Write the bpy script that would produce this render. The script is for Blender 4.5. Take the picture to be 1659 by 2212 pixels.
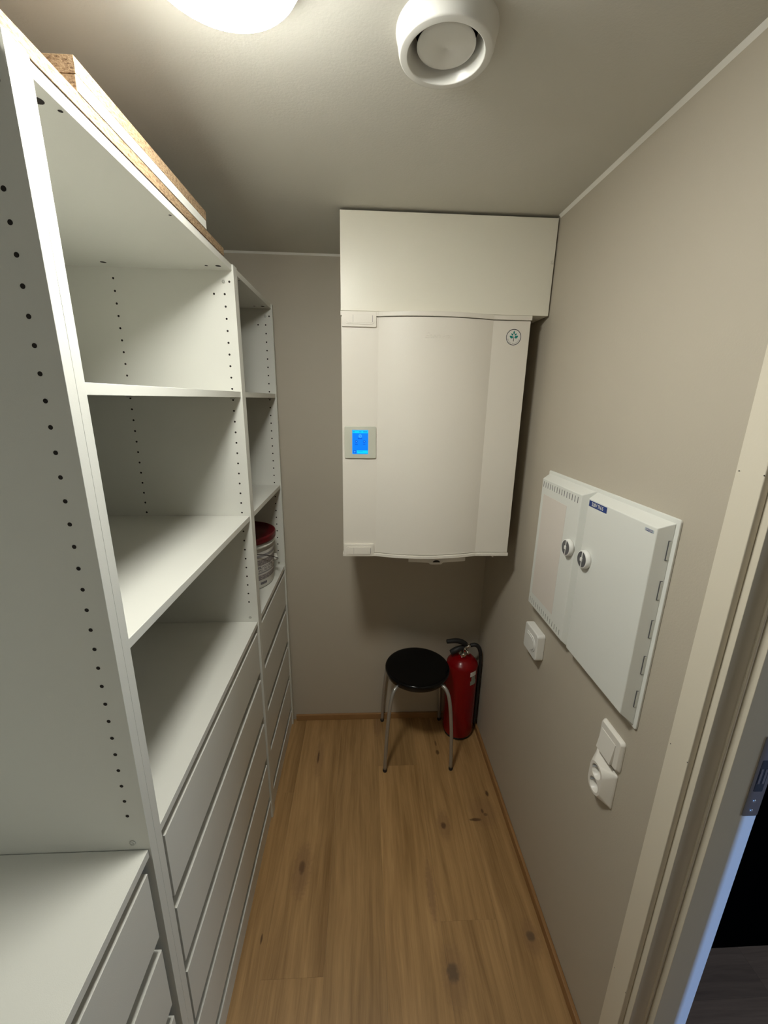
import bpy, bmesh, math, random
from mathutils import Vector, Matrix
for o in list(bpy.data.objects): bpy.data.objects.remove(o, do_unlink=True)
random.seed(7)
PI = math.pi
scn = bpy.context.scene
COL = scn.collection

# ---------------------------------------------------------------- camera
W, D, H = 0.9595, 1.2803, 2.2017          # right wall x, back wall y, ceiling z
cam_d = bpy.data.cameras.new('camera'); cam = bpy.data.objects.new('camera', cam_d); COL.objects.link(cam)
Rv = Vector((0.99876915, -0.04672727, 0.01663572)); Uv = Vector((-0.00357892, 0.2666296, 0.96379243)); Fv = Vector((0.04947096, 0.96266568, -0.26613418))
M4 = Matrix.Identity(4)
for i in range(3):
    M4[i][0] = Rv[i]; M4[i][1] = Uv[i]; M4[i][2] = -Fv[i]
M4[0][3], M4[1][3], M4[2][3] = 0.366099, -0.542145, 1.654446
cam.matrix_world = M4
cam_d.sensor_fit = 'VERTICAL'; cam_d.sensor_height = 36.0; cam_d.lens = 879.684 / 2212 * 36.0
cam_d.clip_start = 0.01
scn.camera = cam
# ---------------------------------------------------------------- world, light, exposure
wd = bpy.data.worlds.new('world'); scn.world = wd; wd.use_nodes = True
wd.node_tree.nodes['Background'].inputs[0].default_value = (0.3, 0.45, 0.8, 1); wd.node_tree.nodes['Background'].inputs[1].default_value = 0.0
LAMP_STRENGTH = 104.0
LAMP_COLOUR = (1.0, 1.0, 0.925, 1)
def area(name, loc, rot, sx, sy, power, col):
    l = bpy.data.lights.new(name, 'AREA'); l.shape = 'RECTANGLE'; l.size = sx; l.size_y = sy; l.energy = power; l.color = col
    o = bpy.data.objects.new(name, l); COL.objects.link(o); o.location = loc; o.rotation_euler = rot; return o
# daylight of the hallway's window, seen from the doorway only as blue light on the frame
area('hallway_daylight', (1.185, -4.5, 1.25), (PI / 2, 0, 0), 0.05, 1.8, 150, (0.19, 0.40, 1.0))
area('hallway_window_daylight', (3.4, -0.8, 1.4), (PI / 2, 0, PI / 2), 1.0, 1.4, 22.0, (0.74, 0.88, 1.0))
scn.view_settings.view_transform = 'Standard'; scn.view_settings.look = 'None'
scn.view_settings.exposure = 0.0; scn.view_settings.gamma = 1.0; scn.view_settings.use_curve_mapping = False

# ---------------------------------------------------------------- materials
def mat(name, col, rough=0.5, metal=0.0, bump=0.0, bscale=200.0, mottle=0.0, mscale=6.0, spec=0.5, coat=0.0, emit=None, estr=0.0):
    m = bpy.data.materials.new(name); m.use_nodes = True; nt = m.node_tree; N = nt.nodes; L = nt.links
    b = N['Principled BSDF']; b.inputs['Base Color'].default_value = (*col, 1); b.inputs['Roughness'].default_value = rough
    b.inputs['Metallic'].default_value = metal; b.inputs['Specular IOR Level'].default_value = spec; b.inputs['Coat Weight'].default_value = coat
    tc = N.new('ShaderNodeTexCoord')
    if mottle:
        n = N.new('ShaderNodeTexNoise'); n.inputs['Scale'].default_value = mscale; n.inputs['Detail'].default_value = 4
        mx = N.new('ShaderNodeMixRGB'); mx.blend_type = 'MIX'
        mx.inputs[1].default_value = (*[c * (1 - mottle) for c in col], 1); mx.inputs[2].default_value = (*[min(1, c * (1 + mottle)) for c in col], 1)
        L.new(tc.outputs['Object'], n.inputs['Vector']); L.new(n.outputs['Fac'], mx.inputs[0]); L.new(mx.outputs[0], b.inputs['Base Color'])
    if bump:
        n2 = N.new('ShaderNodeTexNoise'); n2.inputs['Scale'].default_value = bscale; n2.inputs['Detail'].default_value = 2
        bp = N.new('ShaderNodeBump'); bp.inputs['Strength'].default_value = bump; bp.inputs['Distance'].default_value = 0.001
        L.new(tc.outputs['Object'], n2.inputs['Vector']); L.new(n2.outputs['Fac'], bp.inputs['Height']); L.new(bp.outputs[0], b.inputs['Normal'])
    if emit:
        b.inputs['Emission Color'].default_value = (*emit, 1); b.inputs['Emission Strength'].default_value = estr
    return m
WALL = mat('wall_paint', (0.50, 0.45, 0.365), 0.6, bump=0.25, bscale=260, mottle=0.02, mscale=3)
CEIL = mat('ceiling_paint', (0.63, 0.61, 0.55), 0.65, bump=0.3, bscale=220, mottle=0.02, mscale=3)
CAULK = mat('caulk', (0.86, 0.84, 0.78), 0.5)
MEL = mat('white_melamine', (0.70, 0.695, 0.64), 0.38, bump=0.12, bscale=900, mottle=0.01, mscale=8)
HOLE = mat('dark_hole', (0.02, 0.015, 0.012), 0.9)
SCREW = mat('screw_steel', (0.55, 0.55, 0.52), 0.35, 0.9)
UNIT = mat('powder_coated_white', (0.76, 0.715, 0.635), 0.42, bump=0.15, bscale=700, mottle=0.01)
BOXW = mat('painted_sheet_cream', (0.80, 0.765, 0.655), 0.38, bump=0.2, bscale=120, mottle=0.015)
CAS = mat('cream_frame_paint', (0.74, 0.68, 0.56), 0.42, bump=0.1, bscale=300)
PLAST = mat('white_plastic', (0.80, 0.79, 0.75), 0.35)
PLASTW = mat('warm_white_plastic', (0.80, 0.765, 0.70), 0.33)
VALVE = mat('valve_enamel', (0.74, 0.73, 0.69), 0.28)
ELEC = mat('panel_enamel', (0.76, 0.765, 0.72), 0.38, bump=0.08, bscale=500)
ELWIN = mat('panel_label_field', (0.74, 0.68, 0.62), 0.3)
GREYP = mat('dark_grey_plastic', (0.10, 0.10, 0.105), 0.45)
DISPF = mat('display_frame', (0.56, 0.56, 0.47), 0.35)
CHROME = mat('chrome', (0.75, 0.72, 0.66), 0.2, 1.0)
STEELT = mat('grey_powder_tube', (0.42, 0.41, 0.38), 0.35, 0.6)
RUB = mat('black_rubber', (0.012, 0.012, 0.012), 0.6)
BLK = mat('black_seat_plastic', (0.003, 0.003, 0.0035), 0.14, spec=0.3, bump=0.3, bscale=30)
RED = mat('red_enamel', (0.22, 0.001, 0.003), 0.25, spec=0.35)
LIDR = mat('red_bucket_lid', (0.12, 0.003, 0.007), 0.34, mottle=0.2, mscale=20)
WLAB = mat('paper_label', (0.75, 0.73, 0.68), 0.6)
GLAB = mat('grey_green_label', (0.30, 0.33, 0.27), 0.6)
TEAL = mat('teal_print', (0.0, 0.21, 0.19), 0.5)
DPR = mat('dark_print', (0.03, 0.028, 0.03), 0.5)
BLUEL = mat('blue_label', (0.005, 0.035, 0.20), 0.4)
ZINC = mat('zinc_plate', (0.45, 0.47, 0.50), 0.32, 1.0)
WIRE = mat('bucket_wire', (0.08, 0.07, 0.07), 0.4, 0.8)
UNLITW = mat('hallway_unlit_dark', (0.0008, 0.0007, 0.0006), 0.95, spec=0.0)  # near-black base colour stands in for the darkness of the unlit hallway
SCR_B = mat('screen_blue', (0, 0, 0), 0.3, emit=(0.0, 0.235, 1.0), estr=1.0)
SCR_C = mat('screen_cyan', (0, 0, 0), 0.3, emit=(0.0, 0.66, 1.0), estr=1.05)
SCR_D = mat('screen_dark_blue', (0, 0, 0), 0.3, emit=(0.0, 0.10, 0.75), estr=1.0)
SCR_L = mat('screen_light_blue', (0, 0, 0), 0.3, emit=(0.05, 0.42, 1.0), estr=1.0)

def mat_lamp():
    m = bpy.data.materials.new('lamp_diffuser'); m.use_nodes = True; b = m.node_tree.nodes['Principled BSDF']
    b.inputs['Base Color'].default_value = (0.9, 0.9, 0.9, 1); b.inputs['Roughness'].default_value = 0.3
    b.inputs['Emission Color'].default_value = LAMP_COLOUR; b.inputs['Emission Strength'].default_value = LAMP_STRENGTH
    return m
LAMP = mat_lamp()

def mat_chip():
    m = bpy.data.materials.new('raw_chipboard'); m.use_nodes = True; nt = m.node_tree; N = nt.nodes; L = nt.links; b = N['Principled BSDF']
    b.inputs['Roughness'].default_value = 0.85
    tc = N.new('ShaderNodeTexCoord'); mp = N.new('ShaderNodeMapping'); mp.inputs['Scale'].default_value = (260, 130, 420)
    v = N.new('ShaderNodeTexNoise'); v.inputs['Scale'].default_value = 1.0; v.inputs['Detail'].default_value = 4; v.inputs['Roughness'].default_value = 0.65
    cr = N.new('ShaderNodeValToRGB'); e = cr.color_ramp.elements
    e[0].position = 0.30; e[0].color = (0.075, 0.038, 0.016, 1); e[1].position = 0.62; e[1].color = (0.34, 0.24, 0.14, 1)
    e2 = e.new(0.45); e2.color = (0.22, 0.14, 0.075, 1)
    L.new(tc.outputs['Object'], mp.inputs[0]); L.new(mp.outputs[0], v.inputs['Vector']); L.new(v.outputs['Fac'], cr.inputs[0]); L.new(cr.outputs[0], b.inputs['Base Color'])
    bp = N.new('ShaderNodeBump'); bp.inputs['Strength'].default_value = 0.6; bp.inputs['Distance'].default_value = 0.001
    L.new(v.outputs['Fac'], bp.inputs['Height']); L.new(bp.outputs[0], b.inputs['Normal'])
    return m
CHIP = mat_chip()

def math_node(nt, op, a, b=None):
    n = nt.nodes.new('ShaderNodeMath'); n.operation = op
    for i, x in enumerate((a, b)):
        if x is None: continue
        if isinstance(x, (int, float)): n.inputs[i].default_value = x
        else: nt.links.new(x, n.inputs[i])
    return n.outputs[0]

def mat_oak(name, dark, light, knots=(), planks=True, rough=0.42, gx=70, gy=3.0, swap=False):
    """Oak: long grain along Y, a tone per plank from the mesh attribute, knots at their own places."""
    m = bpy.data.materials.new(name); m.use_nodes = True; nt = m.node_tree; N = nt.nodes; L = nt.links; b = N['Principled BSDF']
    tc = N.new('ShaderNodeTexCoord'); at = N.new('ShaderNodeAttribute'); at.attribute_name = 'tone'
    sp = N.new('ShaderNodeSeparateXYZ'); L.new(tc.outputs['Object'], sp.inputs[0])
    X, Y = (sp.outputs[1], sp.outputs[0]) if swap else (sp.outputs[0], sp.outputs[1])
    shift = math_node(nt, 'MULTIPLY', at.outputs['Fac'], 37.0)
    # gentle waviness of the grain
    nw = N.new('ShaderNodeTexNoise'); nw.inputs['Scale'].default_value = 1.0; nw.inputs['Detail'].default_value = 2
    cw = N.new('ShaderNodeCombineXYZ'); L.new(math_node(nt, 'MULTIPLY', X, 9.0), cw.inputs[0]); L.new(math_node(nt, 'MULTIPLY', Y, 1.8), cw.inputs[1]); L.new(shift, cw.inputs[2])
    L.new(cw.outputs[0], nw.inputs['Vector'])
    wob = math_node(nt, 'MULTIPLY', math_node(nt, 'SUBTRACT', nw.outputs['Fac'], 0.5), 0.05)
    Xw = math_node(nt, 'ADD', X, wob)
    def grain(sx, sy, det, off):
        c = N.new('ShaderNodeCombineXYZ'); L.new(math_node(nt, 'MULTIPLY', Xw, sx), c.inputs[0]); L.new(math_node(nt, 'MULTIPLY', Y, sy), c.inputs[1])
        L.new(math_node(nt, 'ADD', shift, off), c.inputs[2])
        n = N.new('ShaderNodeTexNoise'); n.inputs['Scale'].default_value = 1.0; n.inputs['Detail'].default_value = det; n.inputs['Roughness'].default_value = 0.6
        L.new(c.outputs[0], n.inputs['Vector']); return n.outputs['Fac']
    g1 = grain(gx, gy, 4, 0.0); g2 = grain(gx * 4, gy * 4, 3, 3.0); g3 = grain(12, 1.3, 2, 9.0)
    f = math_node(nt, 'ADD', math_node(nt, 'MULTIPLY', g1, 0.42), math_node(nt, 'ADD', math_node(nt, 'MULTIPLY', g2, 0.16), math_node(nt, 'MULTIPLY', g3, 0.42)))
    cr = N.new('ShaderNodeValToRGB'); e = cr.color_ramp.elements
    e[0].position = 0.33; e[0].color = (*dark, 1); e[1].position = 0.64; e[1].color = (*light, 1)
    L.new(f, cr.inputs[0]); col = cr.outputs[0]
    hv = N.new('ShaderNodeHueSaturation'); L.new(col, hv.inputs['Color'])
    L.new(math_node(nt, 'ADD', math_node(nt, 'MULTIPLY', at.outputs['Fac'], 0.36), 0.80), hv.inputs['Value']); col = hv.outputs[0]
    nk = N.new('ShaderNodeTexNoise'); nk.inputs['Scale'].default_value = 90; nk.inputs['Detail'].default_value = 3; L.new(tc.outputs['Object'], nk.inputs['Vector'])
    for (kx, ky, rx, ry, kc, amt) in knots:
        dx = math_node(nt, 'DIVIDE', math_node(nt, 'SUBTRACT', sp.outputs[0], kx), rx); dy = math_node(nt, 'DIVIDE', math_node(nt, 'SUBTRACT', sp.outputs[1], ky), ry)
        r2 = math_node(nt, 'ADD', math_node(nt, 'MULTIPLY', dx, dx), math_node(nt, 'MULTIPLY', dy, dy))
        r2 = math_node(nt, 'ADD', r2, math_node(nt, 'MULTIPLY', math_node(nt, 'SUBTRACT', nk.outputs['Fac'], 0.5), 1.6))
        rr = N.new('ShaderNodeMapRange'); rr.interpolation_type = 'SMOOTHSTEP'; L.new(r2, rr.inputs[0])
        rr.inputs[1].default_value = 0.25; rr.inputs[2].default_value = 1.9; rr.inputs[3].default_value = amt; rr.inputs[4].default_value = 0.0
        mx = N.new('ShaderNodeMixRGB'); L.new(rr.outputs[0], mx.inputs[0]); L.new(col, mx.inputs[1]); mx.inputs[2].default_value = (*kc, 1); col = mx.outputs[0]
    L.new(col, b.inputs['Base Color']); b.inputs['Roughness'].default_value = rough
    bp = N.new('ShaderNodeBump'); bp.inputs['Strength'].default_value = 0.12; bp.inputs['Distance'].default_value = 0.0006
    L.new(g2, bp.inputs['Height']); L.new(bp.outputs[0], b.inputs['Normal'])
    return m
DK = (0.06, 0.024, 0.010); GK = (0.12, 0.085, 0.05); RK = (0.22, 0.115, 0.055)
KNOTS = [(0.145, 0.560, 0.010, 0.022, DK, 0.75), (0.147, 0.553, 0.03, 0.085, RK, 0.45), (0.1535, 1.037, 0.004, 0.032, DK, 0.9), (0.158, 1.03, 0.02, 0.10, RK, 0.35),
         (0.692, 0.693, 0.009, 0.013, DK, 0.9), (0.694, 0.695, 0.024, 0.055, RK, 0.4), (0.829, 0.712, 0.022, 0.006, DK, 0.85), (0.866, 0.747, 0.005, 0.009, DK, 0.85),
         (0.876, 0.732, 0.008, 0.006, DK, 0.7), (0.909, 0.824, 0.006, 0.012, DK, 0.85), (0.906, 0.332, 0.012, 0.013, GK, 0.95), (0.908, 0.33, 0.025, 0.045, RK, 0.4),
         (0.639, 0.256, 0.017, 0.021, GK, 0.9), (0.641, 0.25, 0.034, 0.07, RK, 0.35), (0.729, 1.046, 0.008, 0.012, DK, 0.75), (0.729, 1.10, 0.004, 0.014, DK, 0.6),
         (0.047, 0.358, 0.003, 0.012, DK, 0.8), (0.87, 0.745, 0.05, 0.06, RK, 0.3), (0.605, 0.47, 0.012, 0.09, RK, 0.55), (0.44, 1.22, 0.02, 0.06, RK, 0.45)]
OAK = mat_oak('oak_plank_floor', (0.25, 0.135, 0.046), (0.54, 0.325, 0.138), KNOTS)
OAKB = mat_oak('oak_baseboard', (0.25, 0.12, 0.04), (0.38, 0.205, 0.08), gx=120, gy=4)
OAKBX = mat_oak('oak_baseboard_back', (0.25, 0.125, 0.045), (0.38, 0.21, 0.085), gx=120, gy=4, swap=True)
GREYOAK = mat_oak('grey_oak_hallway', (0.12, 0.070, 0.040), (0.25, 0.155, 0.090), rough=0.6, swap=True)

# ---------------------------------------------------------------- mesh builder
class MB:
    def __init__(s): s.v = []; s.f = []; s.m = []; s.mats = []; s.smooth = []
    def mi(s, m):
        if m not in s.mats: s.mats.append(m)
        return s.mats.index(m)
    def add(s, vs, fs, m, smooth=False):
        o = len(s.v); s.v += [tuple(v) for v in vs]; k = s.mi(m)
        for f in fs: s.f.append([i + o for i in f]); s.m.append(k); s.smooth.append(smooth)
        return s
    def box(s, a, b, m, T=None):
        (x0, y0, z0), (x1, y1, z1) = a, b
        vs = [(x0, y0, z0), (x1, y0, z0), (x1, y1, z0), (x0, y1, z0), (x0, y0, z1), (x1, y0, z1), (x1, y1, z1), (x0, y1, z1)]
        if T: vs = [T(*v) for v in vs]
        return s.add(vs, [(0, 3, 2, 1), (4, 5, 6, 7), (0, 1, 5, 4), (1, 2, 6, 5), (2, 3, 7, 6), (3, 0, 4, 7)], m)
    def prism(s, pts, z0, z1, m, T=None, smooth=False, taper=None):
        """pts: 2D outline (u,v); extruded from w=z0 to z1; T maps (u,v,w) to space; taper: second outline."""
        n = len(pts); q = taper or pts
        vs = [(u, v, z0) for u, v in pts] + [(u, v, z1) for u, v in q]
        if T: vs = [T(*v) for v in vs]
        o = len(s.v)
        s.add(vs, [tuple(range(n))[::-1], tuple(range(n, 2 * n))], m)
        k = s.mi(m)
        for i in range(n):
            j = (i + 1) % n; s.f.append([o + i, o + j, o + n + j, o + n + i]); s.m.append(k); s.smooth.append(smooth)
        return s
    def lathe(s, prof, m, c=(0, 0, 0), seg=48, T=None, cap=True):
        """prof: (r,z) list; revolved round the w axis."""
        vs = []; n = len(prof)
        for r, z in prof:
            for k in range(seg):
                a = 2 * PI * k / seg; vs.append((c[0] + r * math.cos(a), c[1] + r * math.sin(a), c[2] + z))
        if T: vs = [T(*v) for v in vs]
        fs = []
        for i in range(n - 1):
            for k in range(seg):
                j = (k + 1) % seg; fs.append((i * seg + k, i * seg + j, (i + 1) * seg + j, (i + 1) * seg + k))
        o = len(s.v); s.add(vs, fs, m, True)
        if cap:
            for i in (0, n - 1):
                if prof[i][0] > 1e-6:
                    ring = [o + i * seg + k for k in range(seg)]
                    s.f.append(ring[::-1] if i == 0 else ring); s.m.append(s.mi(m)); s.smooth.append(False)
        return s
    def tube(s, pts, r, m, seg=14, sub=6, cap=True):
        P = [Vector(p) for p in pts]; R = r if isinstance(r, (list, tuple)) else [r] * len(P)
        Q = []; RR = []
        if sub > 1 and len(P) > 2:
            E = [P[0] * 2 - P[1]] + P + [P[-1] * 2 - P[-2]]
            for i in range(1, len(E) - 2):
                for k in range(sub):
                    t = k / sub; a, b, c, d = E[i - 1], E[i], E[i + 1], E[i + 2]
                    Q.append(0.5 * ((2 * b) + (c - a) * t + (2 * a - 5 * b + 4 * c - d) * t * t + (3 * b - a - 3 * c + d) * t ** 3))
                    RR.append(R[i - 1] * (1 - t) + R[i] * t)
            Q.append(P[-1]); RR.append(R[-1])
        else: Q, RR = P, R
        vs = []; up = None
        for i, p in enumerate(Q):
            t = (Q[min(i + 1, len(Q) - 1)] - Q[max(i - 1, 0)]).normalized()
            if up is None:
                up = Vector((0, 0, 1)) if abs(t.z) < 0.9 else Vector((1, 0, 0))
            u = (up - t * up.dot(t)).normalized(); w = t.cross(u); up = u
            for k in range(seg):
                a = 2 * PI * k / seg; vs.append(p + (u * math.cos(a) + w * math.sin(a)) * RR[i])
        fs = []
        for i in range(len(Q) - 1):
            for k in range(seg):
                j = (k + 1) % seg; fs.append((i * seg + k, i * seg + j, (i + 1) * seg + j, (i + 1) * seg + k))
        o = len(s.v); s.add(vs, fs, m, True)
        if cap:
            n = len(Q) - 1; k = s.mi(m)
            s.f.append([o + i for i in range(seg)][::-1]); s.f.append([o + n * seg + i for i in range(seg)]); s.m += [k, k]; s.smooth += [False, False]
        return s
    def disc(s, c, r, m, T=None, seg=16, rx=None):
        vs = [(c[0] + (rx or r) * math.cos(2 * PI * k / seg), c[1] + r * math.sin(2 * PI * k / seg), c[2]) for k in range(seg)]
        if T: vs = [T(*v) for v in vs]
        return s.add(vs, [tuple(range(seg))], m)
    def text(s, txt, size, m, T, u=0, v=0, w=0, ext=0.0003, align='CENTER', rot=0, sx=1.0, shear=0.0, off=0.0):
        cu = bpy.data.curves.new('t', 'FONT'); cu.body = txt; cu.size = size; cu.align_x = align; cu.align_y = 'CENTER'; cu.extrude = ext; cu.shear = shear; cu.offset = off; cu.resolution_u = 3
        ob = bpy.data.objects.new('t', cu); me = bpy.data.meshes.new_from_object(ob)
        ca, sa = math.cos(rot), math.sin(rot); vs = []
        for p in me.vertices:
            x, y = p.co.x * sx, p.co.y; vs.append(T(u + x * ca - y * sa, v + x * sa + y * ca, w + p.co.z))
        s.add(vs, [tuple(f.vertices) for f in me.polygons], m)
        bpy.data.objects.remove(ob); bpy.data.curves.remove(cu); bpy.data.meshes.remove(me)
        return s
    def build(s, name, parent=None, bevel=0, bseg=2, loc=None, label=None):
        me = bpy.data.meshes.new(name); base = Vector(loc) if loc else Vector((0, 0, 0))
        me.from_pydata([tuple(Vector(v) - base) for v in s.v], [], s.f)
        for m in s.mats: me.materials.append(m)
        me.polygons.foreach_set('material_index', s.m); me.polygons.foreach_set('use_smooth', s.smooth)
        bm = bmesh.new(); bm.from_mesh(me); bmesh.ops.recalc_face_normals(bm, faces=bm.faces); bm.to_mesh(me); bm.free()
        me.update(); o = bpy.data.objects.new(name, me); COL.objects.link(o)
        if parent is not None:
            o.parent = parent; o.matrix_parent_inverse = Matrix.Translation(world_loc(parent)).inverted()
        o.location = base
        if bevel:
            md = o.modifiers.new('bevel', 'BEVEL'); md.width = bevel; md.segments = bseg; md.limit_method = 'ANGLE'; md.angle_limit = math.radians(40)
        if label: o['label'] = label
        return o
def world_loc(o):
    v = Vector(o.location); p = o.parent
    return v if p is None else v          # every part is stored in world coordinates (parent inverse cancels the parent)
def tag(o, label, cat, group=None):
    o['label'] = label; o['category'] = cat
    if group: o['group'] = group
    return o
def thing(name, label, cat, loc, group=None):
    o = bpy.data.objects.new(name, None); COL.objects.link(o); o.location = loc; o.empty_display_size = 0.05
    return tag(o, label, cat, group)
def struct(o): o['kind'] = 'structure'; return o
def box(name, a, b, m, parent=None, bevel=0, label=None): return MB().box(a, b, m).build(name, parent, bevel, label=label)
def rrect(u0, v0, u1, v1, r, n=5):
    out = []
    for cx, cy, a0 in ((u1 - r, v0 + r, -PI / 2), (u1 - r, v1 - r, 0), (u0 + r, v1 - r, PI / 2), (u0 + r, v0 + r, PI)):
        for k in range(n + 1):
            a = a0 + PI / 2 * k / n; out.append((cx + r * math.cos(a), cy + r * math.sin(a)))
    return out
TY = lambda y0: (lambda u, v, w: (u, y0 - w, v))                 # on a face that looks to -Y: u = x, v = z, w = outwards
TX = lambda x0: (lambda u, v, w: (x0 - w, u, v))                 # on a face that looks to -X: u = y, v = z, w = outwards
TXT = lambda x0: (lambda u, v, w: (x0 - w, -u, v))               # same, u runs to the viewer's right (-Y) for lettering

# ================================================================= SETTING
XL = -0.60; YR = -1.15; OX = 1.075; DY0, DY1 = -0.82, 0.0096; DZ = 2.045
def plank_floor(name, x0, x1, y0, y1, m, pw, xs, joints, length, along='Y', gap=0.00015, top=0.0):
    mb = MB(); tones = []
    i0 = math.floor((x0 - xs) / pw)
    i = i0
    while xs + i * pw < x1:
        a, b = max(x0, xs + i * pw), min(x1, xs + (i + 1) * pw)
        j = joints.get(i, random.uniform(0, length)); yy = j - length * math.ceil((j - y0) / length); k = 0
        while yy < y1:
            c, d = max(y0, yy), min(y1, yy + length)
            if d - c > 0.01 and b - a > 0.005:
                lo, hi = (a + gap, c + gap), (b - gap, d - gap)
                if along == 'Y': mb.box((lo[0], lo[1], top - 0.012), (hi[0], hi[1], top), m)
                else: mb.box((lo[1], lo[0], top - 0.012), (hi[1], hi[0], top), m)
                t = TONE.get((name, i, k + (1 if yy >= j - 1e-6 else 0)), random.random())
                tones += [t] * 8
            yy += length; k += 0
        i += 1
    o = mb.build(name); at = o.data.attributes.new('tone', 'FLOAT', 'POINT'); at.data.foreach_set('value', tones)
    return struct(o)
TONE = {('floor', 0, 0): 0.75, ('floor', 0, 1): 0.12, ('floor', -1, 0): 0.35, ('floor', -1, 1): 0.35, ('floor', 1, 0): 0.55, ('floor', 1, 1): 0.6, ('floor', -2, 0): 0.62, ('floor', -2, 1): 0.5, ('floor', 2, 1): 0.4, ('floor', 2, 0): 0.4, ('floor', -3, 1): 0.25, ('floor', -3, 0): 0.4}
fl = plank_floor('floor', XL, OX, YR, D + 0.02, OAK, 0.1855, 0.438, {0: 0.978, 1: 0.381, -2: 0.262, -3: 0.857, -1: -0.55, 2: 1.9}, 2.2)
fb = struct(box('floor_underlay', (XL, YR, -0.03), (OX, D + 0.02, -0.0121), HOLE)); 
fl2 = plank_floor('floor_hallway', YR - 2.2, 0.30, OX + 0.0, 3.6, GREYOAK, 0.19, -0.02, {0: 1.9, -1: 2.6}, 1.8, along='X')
struct(box('wall_back', (XL, D, -0.02), (OX, D + 0.08, H + 0.02), WALL))
struct(box('wall_left', (XL - 0.08, YR, -0.02), (XL, D, H + 0.02), WALL))
struct(box('wall_front', (XL, YR - 0.08, -0.02), (OX, YR, H + 0.02), WALL))
struct(box('ceiling', (XL - 0.08, YR - 0.08, H), (OX + 0.02, D + 0.08, H + 0.08), CEIL))
wr = MB(); wr.box((W, DY1 + 0.012, -0.012), (OX - 0.012, D, H), WALL).box((W, YR, -0.012), (OX - 0.012, DY0 - 0.012, H), WALL).box((W, DY0 - 0.012, DZ + 0.012), (OX - 0.012, DY1 + 0.012, H), WALL)
struct(wr.build('wall_right'))
struct(box('wall_hallway', (OX, 0.281, -0.012), (3.7, 0.36, 2.4), UNLITW))
struct(box('ceiling_hallway', (OX + 0.02, YR - 2.2, 2.4), (3.7, 0.36, 2.45), UNLITW))
# baseboards
def bb(name, a, b, m):
    o = struct(box(name, a, b, m, bevel=0.0025)); at = o.data.attributes.new('tone', 'FLOAT', 'POINT'); at.data.foreach_set('value', [0.5] * 8); return o
bb('baseboard_back', (0.012, D - 0.012, 0), (W, D, 0.034), OAKBX)
bb('baseboard_right', (W - 0.012, 0.0635, 0), (W, D - 0.012, 0.034), OAKB)
# caulk lines between walls and ceiling
struct(MB().prism([(0, 0), (-0.007, 0), (0, -0.008)], YR, 0.859, CAULK, T=lambda u, v, w: (W + u, w, H + v)).build('trim_1'))
struct(MB().prism([(0, 0), (-0.006, 0), (0, -0.007)], XL, 0.29, CAULK, T=lambda u, v, w: (w, D + u, H + v)).build('trim_2'))
# door frame in the right wall
dr = bpy.data.objects.new('door_1', None); COL.objects.link(dr); dr.location = (W, DY1, 0); struct(dr)
cas = MB()
for y0, y1 in ((0.0150, 0.0634), (DY0 - 0.060, DY0 - 0.008)):
    cas.box((W - 0.012, y0, 0), (W, y1, DZ + 0.052), CAS)
cas.box((W - 0.012, DY0 - 0.008, DZ + 0.001), (W, 0.0120, DZ + 0.052), CAS)
for z in (1.557, 1.036, 0.4):
    for y in (0.0572, 0.016): cas.disc((y, z, 0.0003), 0.0011, HOLE, T=TX(W - 0.012), seg=8)
cas.build('casing', dr, bevel=0.0015)
def jamb_profile(s=1, y0=0.0):
    # (x, y) outline of the frame section; the stop stands proud, the rest is rebated
    return [(W + 0.0005, 0.0212), (W + 0.0005, 0.0025), (0.9925, 0.0025), (0.9925, -0.0005), (0.9955, -0.0005), (0.9955, 0.004), (1.0000, 0.004), (1.0000, -0.0125), (OX, -0.0125), (OX, 0.0212)]
jp = jamb_profile()
jm = MB(); jm.prism(jp, 0, DZ, CAS)
jm.prism([(x, DY0 + 0.002 - y) for x, y in jp], 0, DZ, CAS)
jm.box((W + 0.0005, DY0 - 0.009, DZ - 0.012), (OX, DY1 + 0.0015, DZ), CAS)
jm.build('door_frame', dr, bevel=0.0008)
gk = MB().tube([(0.9978, 0.0020, 0.0), (0.9978, 0.0020, DZ - 0.013)], 0.0016, PLASTW, sub=1, seg=8).build('door_gasket', dr)
sp = MB(); TP = lambda u, v, w: (u, -0.0125 - w, v)
sp.prism(rrect(1.0455, 0.944, 1.0745, 1.118, 0.004), 0, 0.0012, ZINC, T=TP)
sp.prism(rrect(1.052, 1.000, 1.0685, 1.068, 0.002), 0.0012, 0.0015, HOLE, T=TP)
for z in (0.956, 0.978, 1.09): sp.lathe([(0.0, 0.0006), (0.0032, 0.0006), (0.0036, 0)], SCREW, c=(1.060, z, 0.0012), seg=14, T=TP)
sp.box((1.054, 1.018, 0.0014), (1.058, 1.05, 0.0022), ZINC, T=TP)
sp.box((1.062, 1.018, 0.0014), (1.066, 1.05, 0.0022), ZINC, T=TP)
sp.build('strike_plate', dr, label='zinc strike plate')

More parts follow.
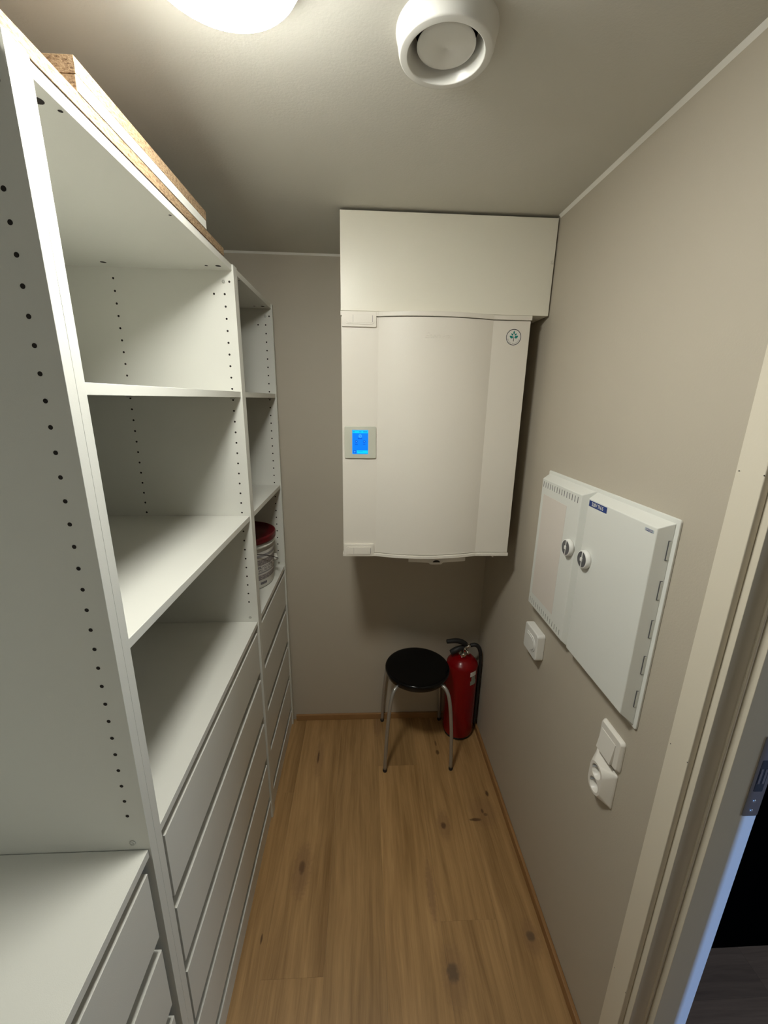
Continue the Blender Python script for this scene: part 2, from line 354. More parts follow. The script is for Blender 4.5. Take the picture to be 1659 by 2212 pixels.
# ================================================================= WARDROBES
ZT = 2.0099; INS = 0.004
def wardrobe(label, y0, y1, shelves, group='open white wardrobe frames', hole_face=True):
    """y0..y1 outer width along the wall; depth 0.58, front edge at x = 0."""
    t = thing('wardrobe_frame', label, 'wardrobe', (0.0 - 0.29, (y0 + y1) / 2, 0), group)
    th = 0.018
    def side(ya, sign, first):
        mb = MB().box((-0.58, ya, 0), (0, ya + th, ZT), MEL)
        yf = ya - 0.0002 if sign < 0 else ya + th + 0.0002
        TH = (lambda u, v, w: (u, yf - w, v)) if sign < 0 else (lambda u, v, w: (u, yf + w, v))
        for k in range(0, 31):
            z = 1.9337 - 0.032 * k
            if any(abs(z - (s - 0.008)) < 0.010 for s in shelves): continue
            mb.disc((-0.0283, z, 0), 0.0030, HOLE, T=TH, seg=12)
            mb.disc((-0.3287, z, 0), 0.0030, HOLE, T=TH, seg=12)
        mb.disc((-0.013, 1.9657, 0), 0.0030, HOLE, T=TH, seg=12); mb.disc((-0.3287, 1.9657, 0), 0.0030, HOLE, T=TH, seg=12); mb.disc((-0.058, 1.9337, 0), 0.0030, HOLE, T=TH, seg=12)
        for zz in (1.9657, 0.9137):
            mb.lathe([(0.0052, 0), (0.0050, 0.001), (0.0015, 0.0012), (0, 0.0004)], SCREW, c=(-0.0283, zz, 0), seg=16, T=TH)
        return mb.build('side_panel', t, bevel=0.0006)
    side(y1 - th, -1, False); side(y0, 1, True)
    ya, yb = y0 + th, y1 - th
    tp = MB().box((-0.575, ya, 1.9930), (-INS, yb, ZT - 0.0004), MEL)
    TB = lambda u, v, w: (u, v, 1.9928 - w)
    for yy in (yb - 0.042, ya + 0.042):
        tp.disc((-0.3259, yy, 0), 0.0075, HOLE, T=TB, seg=14); tp.disc((-0.0268, yy, 0), 0.0075, HOLE, T=TB, seg=14)
        tp.disc((-0.0583, yy, 0), 0.0045, HOLE, T=TB, seg=14)
    tp.disc((-0.012, ya + 0.06, 0), 0.003, HOLE, T=TB, seg=12)
    if yb - ya > 0.6: tp.disc((-0.012, (ya + yb) / 2, 0), 0.003, HOLE, T=TB, seg=12)
    tp.build('top_panel', t, bevel=0.0006)
    box('back_panel', (-0.580, ya, 0.07), (-0.5755, yb, 1.992), MEL, t)
    box('bottom_panel', (-0.575, ya, 0.071), (-INS, yb, 0.088), MEL, t, bevel=0.0006)
    box('plinth', (-0.040, ya, 0.0), (-INS - 0.003, yb, 0.0708), MEL, t)
    for s in shelves:
        mb = MB().box((-0.572, ya + 0.0012, s - 0.0165), (-INS, yb - 0.0012, s), MEL); 
        for yy, sg in ((yb, -1), (ya, 1)):
            for xx in (-0.0283, -0.3287):
                mb.box((xx - 0.006, min(yy, yy + sg * 0.010), s - 0.0225), (xx + 0.006, max(yy, yy + sg * 0.010), s - 0.0166), SCREW)
        mb.build('shelf', t, bevel=0.0005)
    for zt in (0.860, 0.668, 0.476, 0.284):
        dw = MB(); a, b = ya + 0.017, yb - 0.017
        dw.box((-0.55, a, zt - 0.125), (-0.021, a + 0.012, zt - 0.014), MEL).box((-0.55, b - 0.012, zt - 0.125), (-0.021, b, zt - 0.014), MEL)
        dw.box((-0.55, a + 0.0121, zt - 0.125), (-0.538, b - 0.0121, zt - 0.014), MEL).box((-0.5379, a + 0.0121, zt - 0.125), (-0.0215, b - 0.0121, zt - 0.119), MEL)
        dd = dw.build('drawer', t)
        box('drawer_front', (-INS - 0.016, ya + 0.0135, zt - 0.158), (-INS, yb - 0.0135, zt), MEL, dd, bevel=0.0006)
    return t
wardrobe('white wardrobe frame nearest the camera, cut by the left edge of the picture', -0.732, 0.0178, (0.898,))
wardrobe('wide white wardrobe frame in the middle of the row, with three empty shelves', 0.0182, 0.7676, (1.6700, 1.2830, 0.898))
wardrobe('narrow white wardrobe frame at the back wall, holding a bucket with a red lid', 0.7680, 1.2632, (1.6700, 1.2830, 0.898))
# boards lying on top of the wardrobes
b1 = MB().box((-0.38, -0.72, ZT), (-0.002, 0.683, 2.0275), CHIP).build('chipboard_panel')
tag(b1, 'long raw-edged chipboard panel lying flat on top of the wardrobes', 'board')
b2 = MB().box((-0.30, 0.1210, 2.0278), (-0.002, 0.563, 2.0458), CHIP)
b2.box((-0.0022, 0.1212, 2.0278), (-0.0008, 0.5628, 2.0458), MEL)
tag(b2.build('chipboard_panel', bevel=0.0004), 'shorter board with a white front edge, lying directly on the long chipboard panel', 'board', None)
b3 = MB().box((-0.30, 0.1205, 2.0461), (-0.0004, 0.565, 2.0650), CHIP)
tag(b3.build('chipboard_panel', bevel=0.0004), 'topmost short chipboard board, raw brown front edge, just under the ceiling', 'board')
bpy.data.objects['chipboard_panel']['group'] = 'boards stacked on the wardrobes'
for o in bpy.data.objects:
    if o.name.startswith('chipboard_panel'): o['group'] = 'boards stacked on the wardrobes'

# ================================================================= PAINT BUCKET
bx, by, bz = -0.147, 1.085, 0.8982
bk = thing('paint_bucket', 'white plastic bucket with a dark red lid and grey printed label, inside the narrow wardrobe', 'bucket', (bx, by, bz))
BKW = mat('bucket_white_plastic', (0.62, 0.61, 0.56), 0.4, mottle=0.05, mscale=12)
mb = MB().lathe([(0.118, 0), (0.124, 0.004), (0.1265, 0.02), (0.134, 0.175), (0.139, 0.178), (0.139, 0.184), (0.1355, 0.186), (0.136, 0.204)], BKW, c=(bx, by, bz), seg=64)
mb.build('bucket_body', bk)
MB().lathe([(0.1365, 0.196), (0.143, 0.197), (0.144, 0.206), (0.1425, 0.210), (0.1445, 0.213), (0.1435, 0.222), (0.140, 0.224), (0.136, 0.221), (0.132, 0.216), (0.02, 0.216), (0.0, 0.216)], LIDR, c=(bx, by, bz), seg=64).build('lid', bk)
def sector(mb, r0, r1, z0, z1, a0, a1, m, n=24):
    vs = []
    for k in range(n + 1):
        a = a0 + (a1 - a0) * k / n
        vs += [(bx + r0 * math.cos(a), by + r0 * math.sin(a), bz + z0), (bx + r1 * math.cos(a), by + r1 * math.sin(a), bz + z1)]
    mb.add(vs, [(2 * k, 2 * k + 2, 2 * k + 3, 2 * k + 1) for k in range(n)], m, True)
LG = mat('label_grey', (0.30, 0.29, 0.29), 0.5, mottle=0.15, mscale=60); LT = mat('label_text_grey', (0.14, 0.13, 0.14), 0.5); LW = mat('label_white', (0.60, 0.58, 0.54), 0.45); LM = mat('label_taupe', (0.36, 0.32, 0.30), 0.5, mottle=0.1, mscale=50)
lb = MB(); rad = lambda z: 0.1272 + (z - 0.02) * (0.0075 / 0.155) + 0.0003
def band(z0, z1, a0, a1, m, d=0.0): sector(lb, rad(z0) + d, rad(z1) + d, z0, z1, math.radians(a0), math.radians(a1), m)
band(0.040, 0.162, -140, 28, LW); band(0.138, 0.150, -140, 30, LG, 0.0002); band(0.104, 0.130, -140, 2, LM, 0.0002); band(0.040, 0.062, -140, 4, LM, 0.0002)
band(0.045, 0.150, 6, 14, LM, 0.0003); band(0.068, 0.074, -140, 2, LG, 0.0002); band(0.090, 0.101, -140, -40, LG, 0.0002)
random.seed(3)
for zz in (0.126, 0.121, 0.116, 0.111, 0.106, 0.097, 0.092, 0.084, 0.079, 0.057, 0.052, 0.047, 0.043):
    a = -120.0
    while a < 0:
        ln = random.uniform(2, 9); band(zz - 0.0011, zz + 0.0011, a, min(a + ln, 1), LT, 0.0005); a += ln + random.uniform(1, 4)
band(0.020, 0.030, -42, -27, LT, 0.0006)
lb.build('printed_label', bk)
ea = math.radians(22)
for s_ in (1, -1):
    ear = MB(); ex, ey = bx + s_ * 0.126 * math.cos(ea), by + s_ * 0.126 * math.sin(ea)
    q = lambda d: (bx + s_ * d * math.cos(ea), by + s_ * d * math.sin(ea))
    ear.tube([(*q(0.126), bz + 0.084), (*q(0.147), bz + 0.084)], 0.0095, BKW, sub=1)
    ear.prism([(q(0.126)[0] - 0.003, q(0.126)[1]), (q(0.143)[0] - 0.003, q(0.143)[1]), (q(0.143)[0] + 0.003, q(0.143)[1] + 0.001), (q(0.126)[0] + 0.003, q(0.126)[1] + 0.001)], bz + 0.090, bz + 0.104, BKW)
    ear.build('handle_ear', bk)
hp = []
for k in range(17):
    t = PI * k / 16; a = ea - t; r = 0.1475 + 0.004 * math.sin(t)
    hp.append((bx + r * math.cos(a), by + r * math.sin(a), bz + 0.084 + 0.086 * math.sin(t) ** 1.5))
MB().tube(hp, 0.0017, WIRE, seg=8, sub=3).build('wire_handle', bk)

# ================================================================= VENTILATION UNIT
YF = 0.859
dc = thing('duct_casing', 'plain cream sheet-metal duct casing above the ventilation unit, up to the ceiling', 'casing', (0.625, 1.07, 1.9215))
cb = MB().box((0.2915, YF, 1.9212), (0.9545, D - 0.001, 2.1935), BOXW); cb.build('casing_body', dc, bevel=0.0012)
for x, z in ((0.9475, 2.0739),):
    MB().lathe([(0.0052, 0), (0.0050, 0.0022), (0.003, 0.003), (0.0026, 0.0012), (0, 0.0012)], BOXW, c=(x, z, 0), seg=20, T=TY(YF)).build('screw', dc)
vu = thing('ventilation_unit', 'large white wall-hung ventilation unit with curved door and small blue-lit display', 'ventilation unit', (0.596, 1.07, 1.10))
box('unit_body', (0.2935, YF + 0.028, 1.102), (0.9000, D - 0.001, 1.9205), UNIT, vu, bevel=0.002)
def prof(x, off=0.0, x0=0.2905, x1=0.9015):
    if x < 0.4105 or x > 0.779: b = 0
    else:
        u = (x - 0.4105) / (0.779 - 0.4105); b = 0.030 * (1 - (2 * u - 1) ** 2) 
    return YF - b - off
def front_outline(off, xa, xb, yb=YF + 0.026, n=36):
    xs = sorted(set([xa, xb] + [x for x in (0.4105, 0.779) if xa < x < xb] + [0.4105 + (0.779 - 0.4105) * k / n for k in range(n + 1) if xa < 0.4105 + (0.779 - 0.4105) * k / n < xb]))
    return [(x, prof(x, off)) for x in xs] + [(xb, yb), (xa, yb)]
door = MB().prism(front_outline(0.0, 0.2925, 0.9000), 1.1135, 1.9045, UNIT)
dro = door.build('unit_door', vu, bevel=0.0008)
for (z0, z1) in ((1.9065, 1.9200), (1.1000, 1.1115)):
    MB().prism(front_outline(0.0045, 0.2905, 0.9028), z0, z1, UNIT).build('door_cap', vu, bevel=0.0012)
for z0, z1, hz0, hz1 in ((1.8745, 1.9195, 1.8835, 1.9120), (1.1005, 1.1470, 1.1080, 1.1380)):
    lt = MB().prism(rrect(0.2945, z0, 0.4035, z1, 0.004), 0.0, 0.0062, UNIT, T=TY(YF)).build('latch', vu, bevel=0.0008)
    zb = (hz0 + hz1) / 2
    hd = MB().prism(rrect(0.3020, hz0 - 0.0015, 0.3975, hz1 + 0.0015, 0.011), 0.0062, 0.0080, UNIT, T=TY(YF))
    hd.prism(rrect(0.3085, hz0 + 0.002, 0.3930, hz1 - 0.002, 0.009), 0.0080, 0.0092, UNIT, T=TY(YF))
    hd.box((0.3300, hz0 + 0.0035, 0.0092), (0.3306, hz1 - 0.0035, 0.0094), GREYP, T=TY(YF)).box((0.3905, hz0 + 0.0045, 0.0092), (0.3916, hz1 - 0.0045, 0.0095), GREYP, T=TY(YF))
    hd.build('latch_handle', lt, bevel=0.0008)
# display
dp = MB().prism(rrect(0.3000, 1.4595, 0.4068, 1.5665, 0.006), 0.0, 0.0058, DISPF, T=TY(YF)).build('display', vu, bevel=0.0009, label='grey display frame with a blue screen')
sc = MB(); TS = TY(YF - 0.0058)
u0, u1, v0, v1 = 0.3268, 0.3792, 1.4745, 1.5535
U = lambda f: u0 + (u1 - u0) * f; V = lambda f: v1 - (v1 - v0) * f
sc.prism([(u0 - 0.001, v0 - 0.001), (u1 + 0.001, v0 - 0.001), (u1 + 0.001, v1 + 0.001), (u0 - 0.001, v1 + 0.001)], 0, 0.0002, SCR_L, T=TS)
sc.prism([(u0, v0), (u1, v0), (u1, v1), (u0, v1)], 0.0002, 0.0003, SCR_B, T=TS)
def rct(a, b, c, d, m, w=0.0004): sc.prism([(U(a), V(d)), (U(c), V(d)), (U(c), V(b)), (U(a), V(b))], 0.0003, w, m, T=TS)
rct(0.01, 0.01, 0.99, 0.12, SCR_C); rct(0.28, 0.85, 0.99, 0.985, SCR_C); rct(0.06, 0.85, 0.24, 0.975, SCR_D)
for a, b, c, d in ((0.06, 0.05, 0.13, 0.085), (0.42, 0.055, 0.58, 0.08), (0.68, 0.05, 0.95, 0.08)): rct(a, b, c, d, SCR_D, 0.0005)
rct(0.34, 0.885, 0.66, 0.90, SCR_B, 0.0005); rct(0.33, 0.92, 0.345, 0.95, SCR_B, 0.0005)
rct(0.34, 0.335, 0.62, 0.365, SCR_D, 0.0005); rct(0.16, 0.575, 0.34, 0.605, SCR_D, 0.0005); rct(0.68, 0.575, 0.84, 0.60, SCR_D, 0.0005)
def dsk(f, g, r, m, w): sc.disc((U(f), V(g), w), r, m, T=TS, seg=20)
dsk(0.50, 0.24, 0.0058, SCR_L, 0.00035); dsk(0.48, 0.215, 0.0014, SCR_B, 0.0005); dsk(0.53, 0.255, 0.0018, SCR_B, 0.0005)
for f in (0.25, 0.76): dsk(f, 0.475, 0.0044, SCR_D, 0.00035); dsk(f, 0.475, 0.0021, SCR_L, 0.0005)
dsk(0.15, 0.912, 0.0028, SCR_L, 0.0006)
sc.build('screen', dp, label='lit blue touch screen')
# embossed maker's lettering on the curved door
em = MB()
def TE(u, v, w): return (u, prof(u) - w, v)
em.text('Enervent', 0.0235, UNIT, TE, u=0.5975, v=1.8510, w=0.0003, ext=0.0012, shear=0.3, sx=1.0)
em.build('embossed_lettering', vu)
# round leaf sticker
sk = MB(); cx, cz = 0.8485, 1.8560; TK = TY(YF - 0.0002)
sk.disc((cx, cz, 0), 0.0262, WLAB, T=TK, seg=40)
ring = []; rs = 40
vs = [];
for k in range(rs):
    a = 2 * PI * k / rs
    for r in (0.0246, 0.0226): vs.append(TK(cx + r * math.cos(a), cz + r * math.sin(a), 0.0002))
sk.add(vs, [(2 * k, 2 * ((k + 1) % rs), 2 * ((k + 1) % rs) + 1, 2 * k + 1) for k in range(rs)], DPR)
def leaf(u, v, ln, wd, ang):
    pts = []; n = 10
    for k in range(n + 1):
        t = k / n; pts.append((t * ln, wd * math.sin(PI * t ** 0.8)))
    pts += [(p[0], -p[1]) for p in pts[-2:0:-1]]
    ca, sa = math.cos(ang), math.sin(ang)
    sk.add([TK(cx + u + x * ca - y * sa, cz + v + x * sa + y * ca, 0.0003) for x, y in pts], [tuple(range(len(pts)))], TEAL)
R_ = math.radians
leaf(0.0003, 0.0085, 0.0115, 0.0024, R_(90)); leaf(-0.0015, 0.0055, 0.0095, 0.0024, R_(143)); leaf(0.0025, 0.0055, 0.0095, 0.0024, R_(39)); leaf(-0.0018, -0.0025, 0.0135, 0.0042, R_(152)); leaf(0.0028, -0.0025, 0.0140, 0.0042, R_(30))
sk.add([TK(cx + a, cz + b, 0.0003) for a, b in ((-0.0010, -0.0125), (0.0014, -0.0125), (0.0006, 0.0045), (0.0, 0.0045))], [(0, 1, 2, 3)], DPR)
def arc_text(txt, a0, a1, r, size):
    n = len(txt)
    for i, ch in enumerate(txt):
        a = R_(a0 + (a1 - a0) * (i / (n - 1)))
        sk.text(ch, size, DPR, TK, u=cx + r * math.cos(a), v=cz + r * math.sin(a), w=0.0003, ext=0.0, rot=a + PI / 2)
arc_text('Green', 200, 246, 0.0192, 0.0047); arc_text('Ventilation', 262, 342, 0.0192, 0.0047)
sk.build('leaf_sticker', vu, label='round white sticker with a teal leaf emblem')
# little spout and mounting rail underneath
br = MB()
br.prism([(0.535, 1.0800), (0.535, 1.0640), (0.612, 1.0600), (0.620, 1.0530), (0.660, 1.0530), (0.668, 1.0610), (0.752, 1.0670), (0.752, 1.0800)], -0.03, -0.028, UNIT, T=TY(YF))
br.box((0.535, YF + 0.03, 1.079), (0.752, YF + 0.06, 1.082), UNIT)
br.prism([(0.628 + 0.014 * (1 - math.cos(PI * k / 8)), 1.0615 + 0.009 * math.sin(PI * k / 8)) for k in range(9)], -0.0279, -0.0272, HOLE, T=TY(YF))
br.box((0.536, YF + 0.032, 1.080), (0.75, YF + 0.058, 1.1022), UNIT)
br.build('mounting_rail', vu)
MB().lathe([(0.045, 0.0), (0.046, 0.003), (0.046, 0.021), (0.044, 0.0225)], UNIT, c=(0.80, 0.99, 1.080), seg=32).build('drain_flange', vu)
MB().prism([(0.862, 1.102), (0.886, 1.102), (0.884, 1.052), (0.856, 1.071)], -0.12, -0.10, UNIT, T=TY(YF)).build('wall_bracket', vu)
MB().box((0.868, YF + 0.004, 1.9203), (0.892, YF + 0.012, 1.9212), CHROME).build('hinge_pin', vu)

# ================================================================= ELECTRICAL PANEL
ep = thing('electrical_panel', 'white two-door electrical cabinet on the right wall with a blue 230V TN-S label', 'electrical cabinet', (W, 0.434, 1.209))
fr = MB().prism(rrect(0.1550, 0.9730, 0.7135, 1.4475, 0.006), 0, 0.0045, ELEC, T=TX(W - 0.0003)); fr.build('cabinet_frame', ep, bevel=0.001)
def tdoor(name, b0, b1, f0, f1, zb0=0.9785, zb1=1.4385, zf0=1.0015, zf1=1.4255, d=0.0325):
    mb = MB().prism([(b0, zb0), (b1, zb0), (b1, zb1), (b0, zb1)], 0.0045, d, ELEC, T=TX(W - 0.0003), taper=[(f0, zf0), (f1, zf0), (f1, zf1), (f0, zf1)])
    return mb
XF = W - 0.0003 - 0.0325; TF = TX(XF)
ld = tdoor('l', 0.4400, 0.7060, 0.4540, 0.6900)
lo = ld.build('left_door', ep, bevel=0.0015)
vent = MB()
for k in range(15):
    y = 0.6795 - k * (0.6795 - 0.4705) / 14
    vent.box((y - 0.0012, 1.4010, -0.0002), (y + 0.0012, 1.4175, 0.0004), GREYP, T=TF)
vent.build('top_vent', lo)
vent = MB()
for k in range(15):
    y = 0.6770 - k * (0.6770 - 0.4690) / 14
    vent.box((y - 0.0010, 1.0100, -0.0002), (y + 0.0010, 1.0265, 0.0004), mat('vent_shadow', (0.25, 0.25, 0.22), 0.6) if k == 0 else bpy.data.materials['vent_shadow'], T=TF)
vent.build('bottom_vent', lo)
MB().prism(rrect(0.5225, 1.0445, 0.6710, 1.3795, 0.002), 0.0, 0.0007, ELWIN, T=TF).build('label_field', lo, bevel=0.0004)
rd = tdoor('r', 0.1640, 0.4335, 0.1735, 0.4205)
ro = rd.build('right_door', ep, bevel=0.0015)
st = MB(); y0s, y1s = 0.3400, 0.4155; TT = TXT(XF)
st.box((y0s, 1.4080, 0), (y1s, 1.4225, 0.0005), BLUEL, T=TF)
st.text('230V TN-S', 0.0125, WLAB, TT, u=-0.3785, v=1.4150, w=0.0006, ext=0.0, sx=0.86, off=0.0003)
st.build('voltage_label', ro, label='blue label reading 230V TN-S')
et = MB().box((0.1815, 1.4125, 0), (0.2065, 1.4185, 0.0005), mat('brand_plate_grey', (0.45, 0.52, 0.56), 0.4), T=TF)
et.box((0.1845, 1.4128, 0.0005), (0.2040, 1.4182, 0.0006), BLUEL, T=TF)
et.text('EATON', 0.0058, WLAB, TT, u=-0.19425, v=1.4155, w=0.0008, ext=0.0, off=0.00012, sx=0.95)
et.build('maker_plate', ro)
for z0, z1 in ((1.3630, 1.4040), (1.2785, 1.3200), (1.1930, 1.2340), (1.1070, 1.1510), (1.0245, 1.0660)):
    hg = MB()
    hg.box((0.1648, z0, 0.0045), (0.1700, z1, 0.0118), GREYP, T=TX(W - 0.0003)); hg.box((0.1643, z0 + 0.0015, 0.0045), (0.1695, z1 - 0.0012, 0.0105), ELEC, T=TX(W - 0.0003))
    hg.build('hinge', ep)
def knob(y, z, door):
    k = MB().lathe([(0.0238, -0.0005), (0.0238, 0.005), (0.0226, 0.0115), (0.0212, 0.0122), (0.0, 0.0122)], PLAST, c=(y, z, 0), seg=36, T=TF)
    kk = k.build('latch_knob', door)
    f = MB(); a0 = 0
    for s_ in (1, -1):
        pts = [(y + s_ * (0.0020 + 0.0), z - 0.0195)]
        pts = [(y + s_ * max(0.0016, 0.0200 * math.cos(R_(t))), z + 0.0200 * math.sin(R_(t))) for t in range(-84, 85, 8)]
        f.add([TF(u, v, 0.0124) for u, v in pts], [tuple(range(len(pts)))], GREYP)
    f.prism(rrect(y - 0.0045, z - 0.0045, y + 0.0045, z + 0.0045, 0.0008, 2), 0.0123, 0.0142, PLAST, T=TF)
    f.build('knob_face', kk, label='dark grey quarter-turn face')
knob(0.4760, 1.2745, lo); knob(0.3910, 1.2745, ro)

# ================================================================= SMALL WALL THINGS
ch = thing('wall_chime', 'small square white plastic box with a raised pill-shaped ring, below the electrical cabinet', 'wall unit', (W, 0.648, 0.875))
MB().prism(rrect(0.5985, 0.8270, 0.7000, 0.9220, 0.010), 0, 0.028, PLAST, T=TX(W)).build('housing', ch, bevel=0.0035, label=None)
MB().prism(rrect(0.6080, 0.8460, 0.6910, 0.9010, 0.0265, 10), 0.0278, 0.0300, PLAST, T=TX(W)).prism(rrect(0.6140, 0.8520, 0.6850, 0.8950, 0.021, 10), 0.0300, 0.0318, PLAST, T=TX(W)).build('push_button', ch, bevel=0.0006)
sw = thing('light_switch', 'white square rocker light switch under the cabinet, directly above the double socket', 'light switch', (W, 0.2175, 0.873))
MB().prism(rrect(0.1750, 0.8305, 0.2590, 0.9150, 0.008), 0, 0.0035, PLASTW, T=TX(W)).prism(rrect(0.1750, 0.8305, 0.2590, 0.9150, 0.008), 0.0035, 0.0105, PLASTW, T=TX(W), taper=rrect(0.1795, 0.8350, 0.2545, 0.9105, 0.007)).build('cover_plate', sw, bevel=0.001)
rk = MB(); y0, y1, z0, z1 = 0.1935, 0.2485, 0.8385, 0.8935
rk.add([TX(W)(y0, z0, 0.0105), TX(W)(y1, z0, 0.0105), TX(W)(y1, z1, 0.0105), TX(W)(y0, z1, 0.0105), TX(W)(y0, z0, 0.0185), TX(W)(y1, z0, 0.0185), TX(W)(y1, z1, 0.0118), TX(W)(y0, z1, 0.0118)],
       [(0, 1, 2, 3), (4, 5, 6, 7), (0, 1, 5, 4), (1, 2, 6, 5), (2, 3, 7, 6), (3, 0, 4, 7)], PLASTW)
rk.build('rocker', sw, bevel=0.0008)
so = thing('power_socket', 'white bulging double power socket just under the light switch', 'socket', (W, 0.221, 0.768))
def rr_ring(hw, hh, r): return rrect(0.2215 - hw, 0.7685 - hh, 0.2215 + hw, 0.7685 + hh, r, 6)
rings = [(rr_ring(0.0425, 0.0505, 0.006), 0.0), (rr_ring(0.0425, 0.0505, 0.006), 0.003), (rr_ring(0.0390, 0.0480, 0.008), 0.0065), (rr_ring(0.0300, 0.0445, 0.020), 0.0200), (rr_ring(0.0255, 0.0425, 0.0245), 0.0255)]
sb = MB(); n = len(rings[0][0]); vs = []
for pts, w in rings: vs += [TX(W)(u, v, w) for u, v in pts]
fs = [(i * n + k, i * n + (k + 1) % n, (i + 1) * n + (k + 1) % n, (i + 1) * n + k) for i in range(len(rings) - 1) for k in range(n)]
sb.add(vs, fs, PLASTW, True); sb.f.append(list(range(n))[::-1]); sb.m.append(0); sb.smooth.append(False)
# front face with two round openings, and the wells behind them
hc = (0.7880, 0.7490); hr = 0.0182
tri = MB(); outer = rings[-1][0]
bm = bmesh.new()
ov = [bm.verts.new(TX(W)(u, v, 0.0255)) for u, v in outer]; ed = [bm.edges.new((ov[i], ov[(i + 1) % n])) for i in range(n)]
for zc in hc:
    hv = [bm.verts.new(TX(W)(0.2215 + hr * math.cos(2 * PI * k / 32), zc + hr * math.sin(2 * PI * k / 32), 0.0255)) for k in range(32)]
    ed += [bm.edges.new((hv[i], hv[(i + 1) % 32])) for i in range(32)]
bmesh.ops.triangle_fill(bm, use_beauty=True, use_dissolve=False, edges=ed)
bm.verts.index_update(); sb.add([v.co.copy() for v in bm.verts], [tuple(v.index for v in f.verts) for f in bm.faces], PLASTW); bm.free()
sb.build('socket_body', so)
for zc in hc:
    TW = lambda u, v, w: (W - w, 0.2215 + u, zc + v)
    wl = MB().lathe([(hr, 0.0255), (hr - 0.0006, 0.0248), (hr - 0.0008, 0.009), (0.0, 0.009)], PLASTW, seg=32, T=TW, cap=False)
    for s_ in (1, -1): wl.disc((0, s_ * 0.0095, 0.0093), 0.0026, HOLE, T=TW, seg=14)
    for s_ in (1, -1): wl.box((s_ * 0.0172 - 0.0009, -0.0030, 0.0093), (s_ * 0.0172 + 0.0009, 0.0030, 0.0235), ZINC, T=TW)
    wl.build('outlet_well', so)

# ================================================================= CEILING FITTINGS
LX, LY = 0.188, 0.112
lamp = thing('ceiling_light', 'round glowing white dome light on the ceiling, cut by the top of the frame', 'lamp', (LX, LY, H))
MB().lathe([(0.0, 0.0), (0.0960, 0.0), (0.0990, -0.003), (0.1030, -0.0290), (0.1045, -0.0355), (0.1030, -0.0365), (0.1000, -0.0350)], PLAST, c=(LX, LY, H), seg=72).build('lamp_base', lamp)
dome = [(0.0985, -0.0352), (0.1005, -0.0360)]
for k in range(0, 13):
    a = PI / 2 * k / 12; dome.append((0.1010 * math.cos(a), -0.0370 - 0.033 * math.sin(a)))
MB().lathe(dome, LAMP, c=(LX, LY, H), seg=72).build('diffuser', lamp)
VX, VY = 0.4910, 0.2535
va = thing('exhaust_valve', 'round white exhaust air valve on the ceiling, to the right of the light', 'air valve', (VX, VY, H))
MB().lathe([(0.0785, 0.0), (0.0787, -0.002), (0.0765, -0.010), (0.0745, -0.0200), (0.0733, -0.0262), (0.0730, -0.0272), (0.0722, -0.0290), (0.0708, -0.0298), (0.0700, -0.0300), (0.0612, -0.0304), (0.0606, -0.0304), (0.0598, -0.0300), (0.0594, -0.0292),
            (0.0560, -0.0180), (0.0525, -0.0090), (0.0500, -0.003), (0.049, 0.0)], VALVE, c=(VX, VY, H), seg=72, cap=False).build('valve_ring', va)
MB().lathe([(0.0, -0.0008), (0.048, -0.0008)], HOLE, c=(VX, VY, H), seg=48).build('valve_throat', va)
MB().lathe([(0.012, -0.0012), (0.012, -0.012), (0.041, -0.0145), (0.0450, -0.0160), (0.0456, -0.0178), (0.0445, -0.0192), (0.041, -0.0200), (0.004, -0.0212), (0.0032, -0.0206), (0.0, -0.0204)], VALVE, c=(VX, VY, H), seg=64).build('valve_disc', va)

# ================================================================= STOOL
SX, SY = 0.6205, 1.1030
sl = thing('stool', 'round black stool with four bent grey metal legs, below the ventilation unit', 'stool', (SX, SY, 0))
MB().lathe([(0.0, 0.416), (0.138, 0.416), (0.1440, 0.4175), (0.1465, 0.4215), (0.1510, 0.4390), (0.1510, 0.4440), (0.1490, 0.4480), (0.1450, 0.4500), (0.138, 0.4500), (0.120, 0.4490), (0.05, 0.4480), (0.0, 0.4480)], BLK, c=(SX, SY, 0), seg=72).build('seat', sl)
for k in range(4):
    a = R_(45 + 90 * k); c, s_ = math.cos(a), math.sin(a)
    pts = [(0.085, 0.4100), (0.125, 0.4150), (0.151, 0.4160), (0.1710, 0.4000), (0.1850, 0.3640), (0.1960, 0.300), (0.2070, 0.200), (0.2130, 0.100), (0.2165, 0.010)]
    lg = MB().tube([(SX + r * c, SY + r * s_, z) for r, z in pts], 0.0082, STEELT, seg=16, sub=5).build('leg', sl)
    MB().lathe([(0.0, 0.0), (0.0088, 0.0), (0.0096, 0.003), (0.0096, 0.012), (0.0085, 0.014)], RUB, c=(SX + 0.2165 * c, SY + 0.2165 * s_, 0), seg=18).build('rubber_foot', lg)

# ================================================================= FIRE EXTINGUISHER
EX, EY = 0.8555, 1.1830; ER = 0.0765
ex = thing('fire_extinguisher', 'red fire extinguisher with black hose standing in the corner behind the stool', 'fire extinguisher', (EX, EY, 0))
pr = [(0.0, 0.008), (ER - 0.014, 0.008), (ER - 0.006, 0.012), (ER - 0.001, 0.022), (ER, 0.032), (ER, 0.404), (ER - 0.0008, 0.410), (ER - 0.0035, 0.4165), (ER - 0.009, 0.4225)]
for k in range(1, 7):
    t = k / 6; pr.append((ER - 0.009 - 0.040 * t, 0.4225 + 0.0275 * math.sin(t * PI / 2) ** 0.9))
pr += [(0.0235, 0.4510), (0.0225, 0.456), (0.0, 0.456)]
MB().lathe(pr, RED, c=(EX, EY, 0), seg=56).build('tank', ex)
MB().lathe([(ER - 0.016, 0.0), (ER - 0.010, 0.0005), (ER - 0.0065, 0.004), (ER - 0.006, 0.010), (ER - 0.009, 0.011)], RUB, c=(EX, EY, 0), seg=48).build('foot_ring', ex)
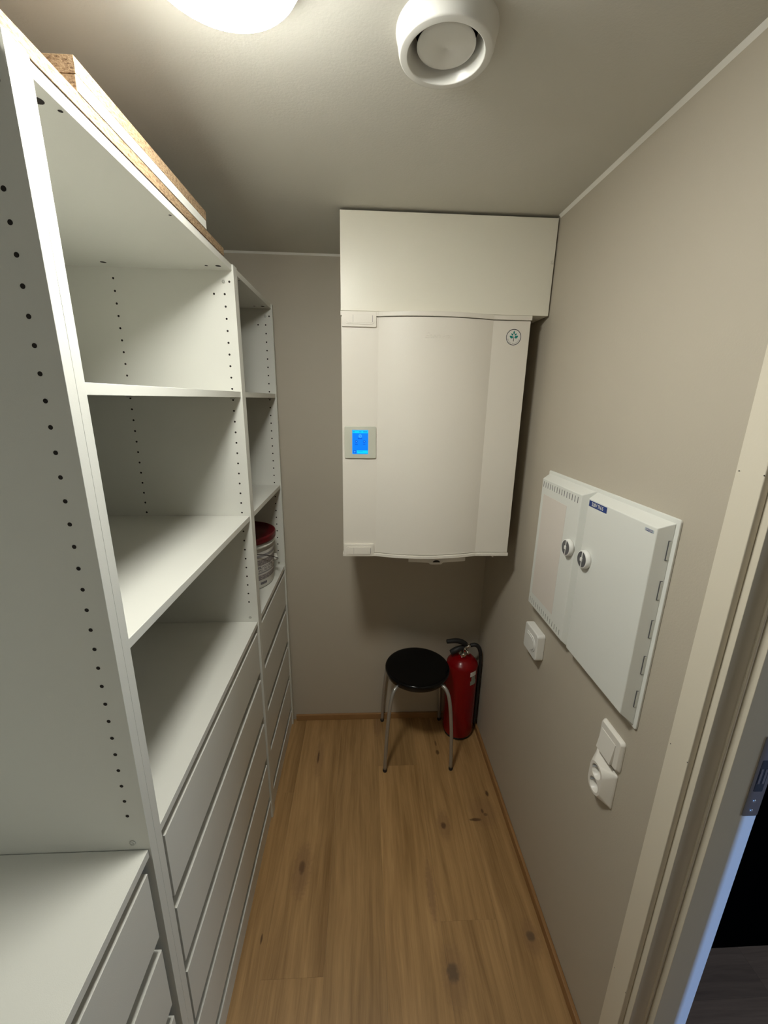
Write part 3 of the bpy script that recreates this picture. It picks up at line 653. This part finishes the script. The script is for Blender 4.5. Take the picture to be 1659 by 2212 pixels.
vm = MB().lathe([(0.020, 0.450), (0.020, 0.458), (0.014, 0.460), (0.0135, 0.482), (0.016, 0.484), (0.016, 0.497), (0.010, 0.502), (0.0, 0.502)], CHROME, c=(EX, EY, 0), seg=24)
vm.tube([(EX - 0.004, EY - 0.012, 0.472), (EX - 0.006, EY - 0.036, 0.468)], 0.0085, CHROME, sub=1)
vm.tube([(EX + 0.012, EY - 0.010, 0.482), (EX + 0.018, EY - 0.032, 0.480)], 0.0070, CHROME, sub=1)
vm.tube([(EX + 0.008, EY, 0.492), (EX + 0.034, EY - 0.004, 0.504)], 0.0085, CHROME, sub=1)
vm.build('valve', ex)
hn = MB()
hn.tube([(EX + 0.010, EY - 0.004, 0.510), (EX - 0.012, EY - 0.008, 0.527), (EX - 0.045, EY - 0.014, 0.538), (EX - 0.088, EY - 0.020, 0.538)], [0.012, 0.013, 0.012, 0.010], RUB, seg=12)
hn.build('squeeze_lever', ex)
MB().tube([(EX + 0.004, EY - 0.004, 0.494), (EX - 0.024, EY - 0.008, 0.490), (EX - 0.046, EY - 0.010, 0.480), (EX - 0.064, EY - 0.010, 0.470)], [0.011, 0.014, 0.015, 0.012], RUB, seg=12).build('carry_handle', ex)
MB().tube([(EX + 0.034, EY - 0.004, 0.504), (EX + 0.058, EY - 0.006, 0.508), (EX + 0.078, EY - 0.008, 0.487), (EX + 0.086, EY - 0.010, 0.440), (EX + 0.0868, EY - 0.010, 0.36), (EX + 0.0860, EY - 0.010, 0.24), (EX + 0.0835, EY - 0.012, 0.14), (EX + 0.0800, EY - 0.016, 0.060)],
          [0.009, 0.010, 0.0095, 0.0080, 0.0080, 0.0080, 0.0085, 0.0085], RUB, seg=14).build('hose', ex)
def patch(name, a0, a1, z0, z1, m):
    mb = MB(); vs = []; n = 8
    for k in range(n + 1):
        a = R_(a0 + (a1 - a0) * k / n)
        for z in (z0, z1): vs.append((EX + (ER + 0.0005) * math.cos(a), EY + (ER + 0.0005) * math.sin(a), z))
    mb.add(vs, [(2 * k, 2 * k + 2, 2 * k + 3, 2 * k + 1) for k in range(n)], m, True); return mb
pm = patch('', -72, -44, 0.375, 0.400, WLAB).build('inspection_label', ex, label='white inspection label')
pm = patch('', -66, -46, 0.350, 0.373, GLAB); q = patch('', -70, -42, 0.327, 0.350, GLAB); pm.add(q.v, q.f, GLAB, True); pm.build('instruction_label', ex, label='grey-green label')
